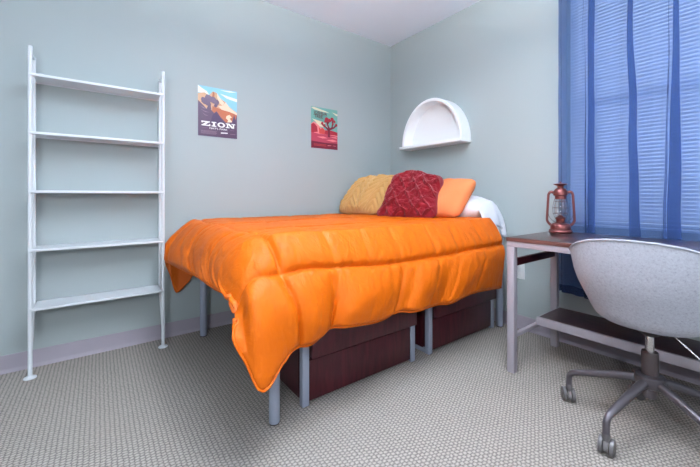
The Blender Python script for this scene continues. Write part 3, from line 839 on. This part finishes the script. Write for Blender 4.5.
# ------------------------------------------------------------------ desk
DX0, DX1, DY1, DY0 = -.658, -.092, -1.600, -2.86
dk = thing('desk', 'grey metal desk with dark wood top below the window', 'desk', ((DX0+DX1)/2, (DY0+DY1)/2, 0))
tp = MB().box((DX0, DY0, .707), (DX1, DY1, .728), .002, 2).build('desktop', M['walnut'], dk)
MB().box((DX0-.0012, DY0, .708), (DX0+.0002, DY1, .727)).box((DX0, DY1-.0002, .708), (DX1, DY1+.0012, .727)).build('edge_band', M['walnutedge'], tp, smooth=False)
lw = .038
for x in (DX0+.002, DX1-lw-.002):
    for y in (DY1-lw-.002, DY0+.002):
        MB().box((x, y, 0), (x+lw, y+lw, .680), .003).build('leg', M['deskmetal'], dk)
for x in (DX0+.002, DX1-lw-.002): MB().box((x, DY0+.002, .677), (x+.03, DY1-.002, .7065), .002).build('long_rail', M['deskmetal'], dk)
for y in (DY1-lw-.002, DY0+.004): MB().box((DX0+.033, y, .677), (DX1-.040, y+.03, .7065), .002).build('end_rail', M['deskmetal'], dk)
for y in (DY1-.031, DY0+.010): MB().box((DX0+lw+.003, y, .570), (DX1-lw-.003, y+.018, .612), .002).build('side_panel', M['espresso'], dk)
for y in (DY1-.028, DY0+.010): MB().box((DX0+lw+.003, y-.006, .185), (DX1-lw-.003, y+.014, .205), .002).build('lower_bar', M['deskmetal'], dk)
sh = MB().box((-.385, DY0+.045, .236), (DX1-.012, DY1-.045, .250), .002, 1).build('lower_shelf', M['walnut'], dk)
MB().box((-.405, DY0+.042, .208), (-.385, DY1-.040, .252), .002).build('shelf_rail', M['deskmetal'], sh)
MB().box((-.385, DY1-.045, .208), (DX1-.012, DY1-.040, .250), .001, 1).build('shelf_end', M['deskmetal'], sh)
MB().box((-.385, DY0+.045, .214), (DX1-.012, DY1-.046, .235)).build('shelf_underside', M['walnutedge'], sh, smooth=False)

# ------------------------------------------------------------------ lantern
LC = Vector((-.185, -1.682, .728)); view = Vector((math.cos(HEAD-.53), math.sin(HEAD-.53), 0)); sd_ = Vector((view.y, -view.x, 0))
ln = thing('lantern', 'copper hurricane lantern with glass globe standing on the desk', 'lantern', LC)
MB().lathe([(.070, 0), (.076, .003), (.077, .010), (.072, .018), (.066, .021), (.066, .040), (.063, .048), (.050, .056), (.030, .060)], LC, 40).build('fuel_tank', M['copper'], ln)
bu = MB().lathe([(.026, .058), (.028, .064), (.028, .078), (.034, .084), (.036, .089), (.026, .094), (.012, .104), (.008, .108)], LC, 32).build('burner', M['copper'], ln)
MB().box(LC+Vector((-.006, -.0015, .104)), LC+Vector((.006, .0015, .116)), .001, 1).build('wick', M['wick'], bu)
kn = LC+view*-.028+Vector((0, 0, .078)); MB().tube([kn, kn-view*.025+sd_*.012], .002, 8).lathe([(.002, 0), (.008, .001), (.008, .005), (.002, .006)], kn-view*.025+sd_*.012, 16, tuple(-view)).build('wick_knob', M['brass'], bu)
MB().lathe([(.029, .090), (.037, .104), (.043, .125), (.044, .145), (.040, .170), (.033, .196), (.029, .206)], LC, 36, cap=False).build('globe', M['glass'], ln)
MB().lathe([(.030, .204), (.036, .203), (.037, .212), (.036, .222), (.046, .226), (.047, .232), (.044, .252), (.036, .264), (.028, .270)], LC, 36).build('chimney', M['copper'], ln)
cp = MB().lathe([(.020, .268), (.021, .282), (.044, .291), (.047, .295), (.043, .297), (.020, .298), (.008, .302), (.004, .308)], LC, 36).build('chimney_cap', M['copper'], ln)
MB().tube(arc(lambda a: LC+Vector((0, 0, .306))+view*.007*math.cos(a)+Vector((0, 0, .007*math.sin(a))), 0, 2*PI*.98, 16), .0016, 6).build('cap_ring', M['brass'], cp)
for s in (-1, 1):
    pts = [LC+sd_*s*r+Vector((0, 0, z)) for r, z in ((.044, .242), (.056, .247), (.068, .244), (.076, .232), (.078, .215), (.082, .150), (.086, .090), (.085, .072), (.077, .058), (.066, .048), (.056, .042))]
    pp = cr([list(p) for p in pts], 44)
    MB().tube([Vector(p) for p in pp], .0085, 14).build('side_tube', M['copper'], ln)
m = MB()
for z, r in ((.116, .049), (.150, .052), (.190, .043)):
    m.tube(arc(lambda a: LC+Vector((r*math.cos(a), r*math.sin(a), z)), 0, 2*PI*31/32, 31), .0011, 6, closed=True)
for a in (.6, 2.2, 3.7, 5.3): m.tube([LC+Vector((r*math.cos(a), r*math.sin(a), z)) for r, z in ((.034, .086), (.049, .116), (.052, .150), (.043, .190), (.036, .206))], .0011, 6)
m.build('globe_guard', M['wire'], ln)
m = MB(); pts = [LC+sd_*(.078*math.cos(a))-view*(.012+.080*math.sin(a))*.75+Vector((0, 0, .120-.060*math.sin(a)+.09*0)) for a in [PI*i/24 for i in range(25)]]
m.tube(pts, .0014, 6); m.build('bail_handle', M['wire'], ln)

# the lantern is slimmer than it is drawn above: bring every part in towards its axis
for o in [ln]+list(ln.children_recursive):
    if o.type == 'MESH':
        for v in o.data.vertices: v.co.x *= .82; v.co.y *= .82
# ------------------------------------------------------------------ office chair
CH = Vector((-.669, -2.197, 0))
oc = thing('office_chair', 'grey felt tub office chair on a five-star caster base, backed towards the room', 'chair', CH)
PHI = np.radians([0, 15, 30, 42, 56, 73, 90, 110, 130, 150, 168, 180]); RZ = [.792, .789, .778, .760, .735, .706, .680, .640, .585, .520, .480, .474]
def rimz(ph): return float(np.interp(abs(ph), PHI, RZ))
RT = [(.448, 0), (.4482, .10), (.450, .145), (.456, .162), (.470, .176), (.490, .188), (.52, .201), (.555, .217), (.595, .235), (.64, .249), (.70, .260), (.76, .266), (.80, .267)]
RTz = [p[0] for p in RT]; RTr = [p[1] for p in RT]
def shell_pt(ph, v, off=0):
    zr = rimz(ph)
    z = .448+(zr-.448)*max(0, (v-.3)/.7)**1.7
    rr = float(np.interp(z, RTz, RTr)) if v > .0 else 0
    if v < .3: rr = .145*v/.3
    elif v < .34: rr = max(rr, .145)
    rr -= off
    # a touch squarer in plan than a circle, fuller at the front
    q = 1+.035*math.sin(2*ph)**2
    fx = 1.0+(.06 if math.cos(ph) < 0 else 0)*(-math.cos(ph) if math.cos(ph) < 0 else 0)
    return CH+Vector((-rr*q*math.cos(ph)*fx, rr*q*math.sin(ph), z+off*.8))
NP, NVv = 96, 40
outer = [[shell_pt(2*PI*i/NP-PI, j/NVv) for i in range(NP)] for j in range(1, NVv+1)]
inner = [[shell_pt(2*PI*i/NP-PI, j/NVv, .016)-Vector((0, 0, .012*(j/NVv))) for i in range(NP)] for j in range(NVv, 0, -1)]
m = MB(); vs = m.grid(outer+inner, close_u=True)
m.bm.faces.new(vs[0][::-1]); m.bm.faces.new(vs[-1])
sl = m.build('shell', M['felt'], oc, angle=60)
MB().tube(outer[-1], .0042, 10, closed=True).build('rim_piping', M['piping'], sl)
bp = [shell_pt(2*PI*i/NP-PI, .345) for i in range(NP)]
MB().tube(bp, .0028, 8, closed=True).build('lower_piping', M['piping'], sl)
m = MB(); m.lathe([(.02, .466), (.15, .468), (.18, .478), (.186, .492), (.17, .502), (.10, .508), (.01, .508)], CH+Vector((.02, 0, 0)), 40); m.build('seat_pad', M['cushion'], oc)
MB().box(CH+Vector((-.085, -.075, .428)), CH+Vector((.085, .075, .4475)), .008).lathe([(.022, .395), (.05, .415), (.062, .430)], CH, 28).build('tilt_mechanism', M['black'], oc)
lv = MB().tube([CH+Vector((-.01, -.045, .432)), CH+Vector((-.005, -.075, .412)), CH+Vector((0, -.150, .342))], .0035, 10).build('height_lever', M['chrome'], oc)
MB().tube([CH+Vector((0, -.138, .353)), CH+Vector((0, -.146, .3458)), CH+Vector((.002, -.215, .281))], [.004, .007, .0055], 12).build('lever_grip', M['gun'], lv)
MB().tube([CH+Vector((0, 0, .30)), CH+Vector((0, 0, .415))], .0145, 24).build('gas_column', M['chrome'], oc)
MB().lathe([(.027, .235), (.0275, .30), (.0275, .326), (.026, .331), (.016, .332)], CH, 28).build('column_sleeve', M['gun2'], oc)
MB().lathe([(.020, .148), (.0225, .150), (.023, .185), (.034, .190), (.046, .200), (.050, .222), (.047, .236), (.040, .241), (.028, .242)], CH, 36).build('hub', M['gun'], oc)
for k in range(5):
    a = math.radians(94.5+72*k); d = Vector((math.cos(a), math.sin(a), 0)); s_ = Vector((-d.y, d.x, 0))
    P = lambda r, z: CH+d*r+Vector((0, 0, z))
    pts = cr([list(P(.035, .214)), list(P(.10, .198)), list(P(.18, .172)), list(P(.245, .150)), list(P(.268, .139)), list(P(.279, .122)), list(P(.281, .10)), list(P(.281, .074))], 44)
    rr = [.0175-.006*min(1, i/26) for i in range(44)]
    MB().tube([Vector(p) for p in pts], rr, 18).build('base_leg', M['gun'], oc)
    # caster: stem housing, two wheels, hood; trailing direction varies
    tocam = Vector((-2.433, -2.564, 0))-(CH+d*.281)
    ca = math.atan2(tocam.y, tocam.x)+(.25, -.15, 2.2, 1.0, -.7)[k]; f = Vector((math.cos(ca), math.sin(ca), 0)); ax = Vector((-f.y, f.x, 0))
    c = CH+d*.281-f*.012+Vector((0, 0, .0305))
    cs = MB().lathe([(.0105, .060), (.0125, .064), (.0125, .082), (.010, .086)], CH+d*.281, 18).build('caster', M['wheel'], oc)
    hood = MB()
    hr = [[c+f*(.0305*math.cos(t))+Vector((0, 0, .0305*math.sin(t)))+ax*w for w in (-.007, .007)] for t in [math.radians(-10+200*i/16) for i in range(17)]]
    hi = [[c+f*(.023*math.cos(t))+Vector((0, 0, .023*math.sin(t)))+ax*w for w in (-.007, .007)] for t in [math.radians(-10+200*i/16) for i in range(17)]]
    hood.grid([[x[0], x[1], y[1], y[0]] for x, y in zip(hr, hi)], close_u=True)
    hood.tube([CH+d*.281+Vector((0, 0, .052)), CH+d*.281+Vector((0, 0, .064))], .0095, 14)
    hood.build('caster_hood', M['wheel'], cs)
    for sg in (-1, 1):
        MB().lathe([(.006, -.0075), (.024, -.0075), (.0296, -.006), (.0305, 0), (.0296, .006), (.024, .0075), (.018, .0055), (.008, .0075), (.004, .008)], c+ax*sg*.0172, 28, tuple(ax*sg)).build('wheel', M['wheel'], cs)

# ------------------------------------------------------------------ added ceiling light (above the view, for fill) and daylight
LX, LY = -1.7, -1.95
cl = thing('added_ceiling_light', 'added white bowl light for fill, unseen above the view', 'light', (LX, LY, 2.02))
MB().lathe([(.07, H-.03), (.075, H-.025), (.075, H-.001), (.07, H)], (LX, LY, 0), 32).build('canopy', M['white'], cl)
MB().tube([(LX, LY, 2.06), (LX, LY, H-.02)], .010).build('stem', M['white'], cl)
MB().lathe([(r, z-.18) for r, z in ((.002, 2.20), (.08, 2.204), (.15, 2.222), (.19, 2.25), (.195, 2.27), (.187, 2.27), (.15, 2.232), (.08, 2.214), (.002, 2.21))], (LX, LY, 0), 40, cap=False).build('bowl', emit_mat('fill_bowl_glow', (1, .98, .96, 1), 2), cl)
def area(name, loc, rot, sx, sy, power, col):
    l = bpy.data.lights.new(name, 'AREA'); l.shape = 'RECTANGLE'; l.size = sx; l.size_y = sy; l.energy = power; l.color = col
    o = bpy.data.objects.new(name, l); COL.objects.link(o); o.location = loc; o.rotation_euler = rot; return o
area('ceiling_fill_uplight', (LX, LY, 2.10), (PI, 0, 0), .34, .34, 100, (.89, .95, 1))
area('ceiling_fill_downlight', (LX, LY, 2.01), (0, 0, 0), .36, .36, 9, (.96, .98, 1))
# added floor lamp, out of view, bouncing fill light off the ceiling over the bed
fl = thing('added_floor_lamp', 'added white fill lamp with a tilted head, unseen in the rear corner of the room', 'lamp', (-3.3, -3.3, 0))
MB().lathe([(.135, 0), (.14, .004), (.14, .018), (.13, .024), (.02, .030)], (-3.3, -3.3, 0), 40).build('base', M['white'], fl)
MB().tube([(-3.3, -3.3, .02), (-3.3, -3.3, 1.50)], .011, 16).build('pole', M['white'], fl)
hd = Vector((-3.3, -3.3, 1.52)); aim = (Vector((-.9, -.9, 2.5))-hd).normalized()
MB().lathe([(.012, -.02), (.05, -.01), (.075, .05), (.13, .13), (.135, .13), (.08, .045), (.05, -.022), (.012, -.03)], hd, 36, tuple(aim), cap=False).build('lamp_shade', M['white'], fl)
area('ceiling_bounce_fill', hd+aim*.135, aim.to_track_quat('-Z', 'Y').to_euler(), .24, .24, 26, (.88, .94, 1))
area('rear_fill_light', ((VX0+VX1)/2, Y0-.02, (VZ0+VZ1)/2), (PI/2, 0, PI), VX1-VX0-.1, VZ1-VZ0-.1, 42, (.94, .97, 1))  # fill from behind the viewpoint, set in the added window
area('daylight_front_window', (.30, (WY0+WY1)/2, (WZ0+WZ1)/2+.1), (0, PI/2, 0), 1.5, 1.2, 17, (.94, .97, 1))
w = bpy.data.worlds.new('sky'); scene.world = w; w.use_nodes = True
nt = w.node_tree; bg = nt.nodes['Background']
bg.inputs[0].default_value = (.86, .93, 1, 1); bg.inputs[1].default_value = 1.25

# ------------------------------------------------------------------ colour
scene.view_settings.view_transform = 'Standard'
scene.view_settings.look = 'None'
scene.view_settings.gamma = 1
scene.view_settings.use_curve_mapping = False
scene.view_settings.exposure = 0.38
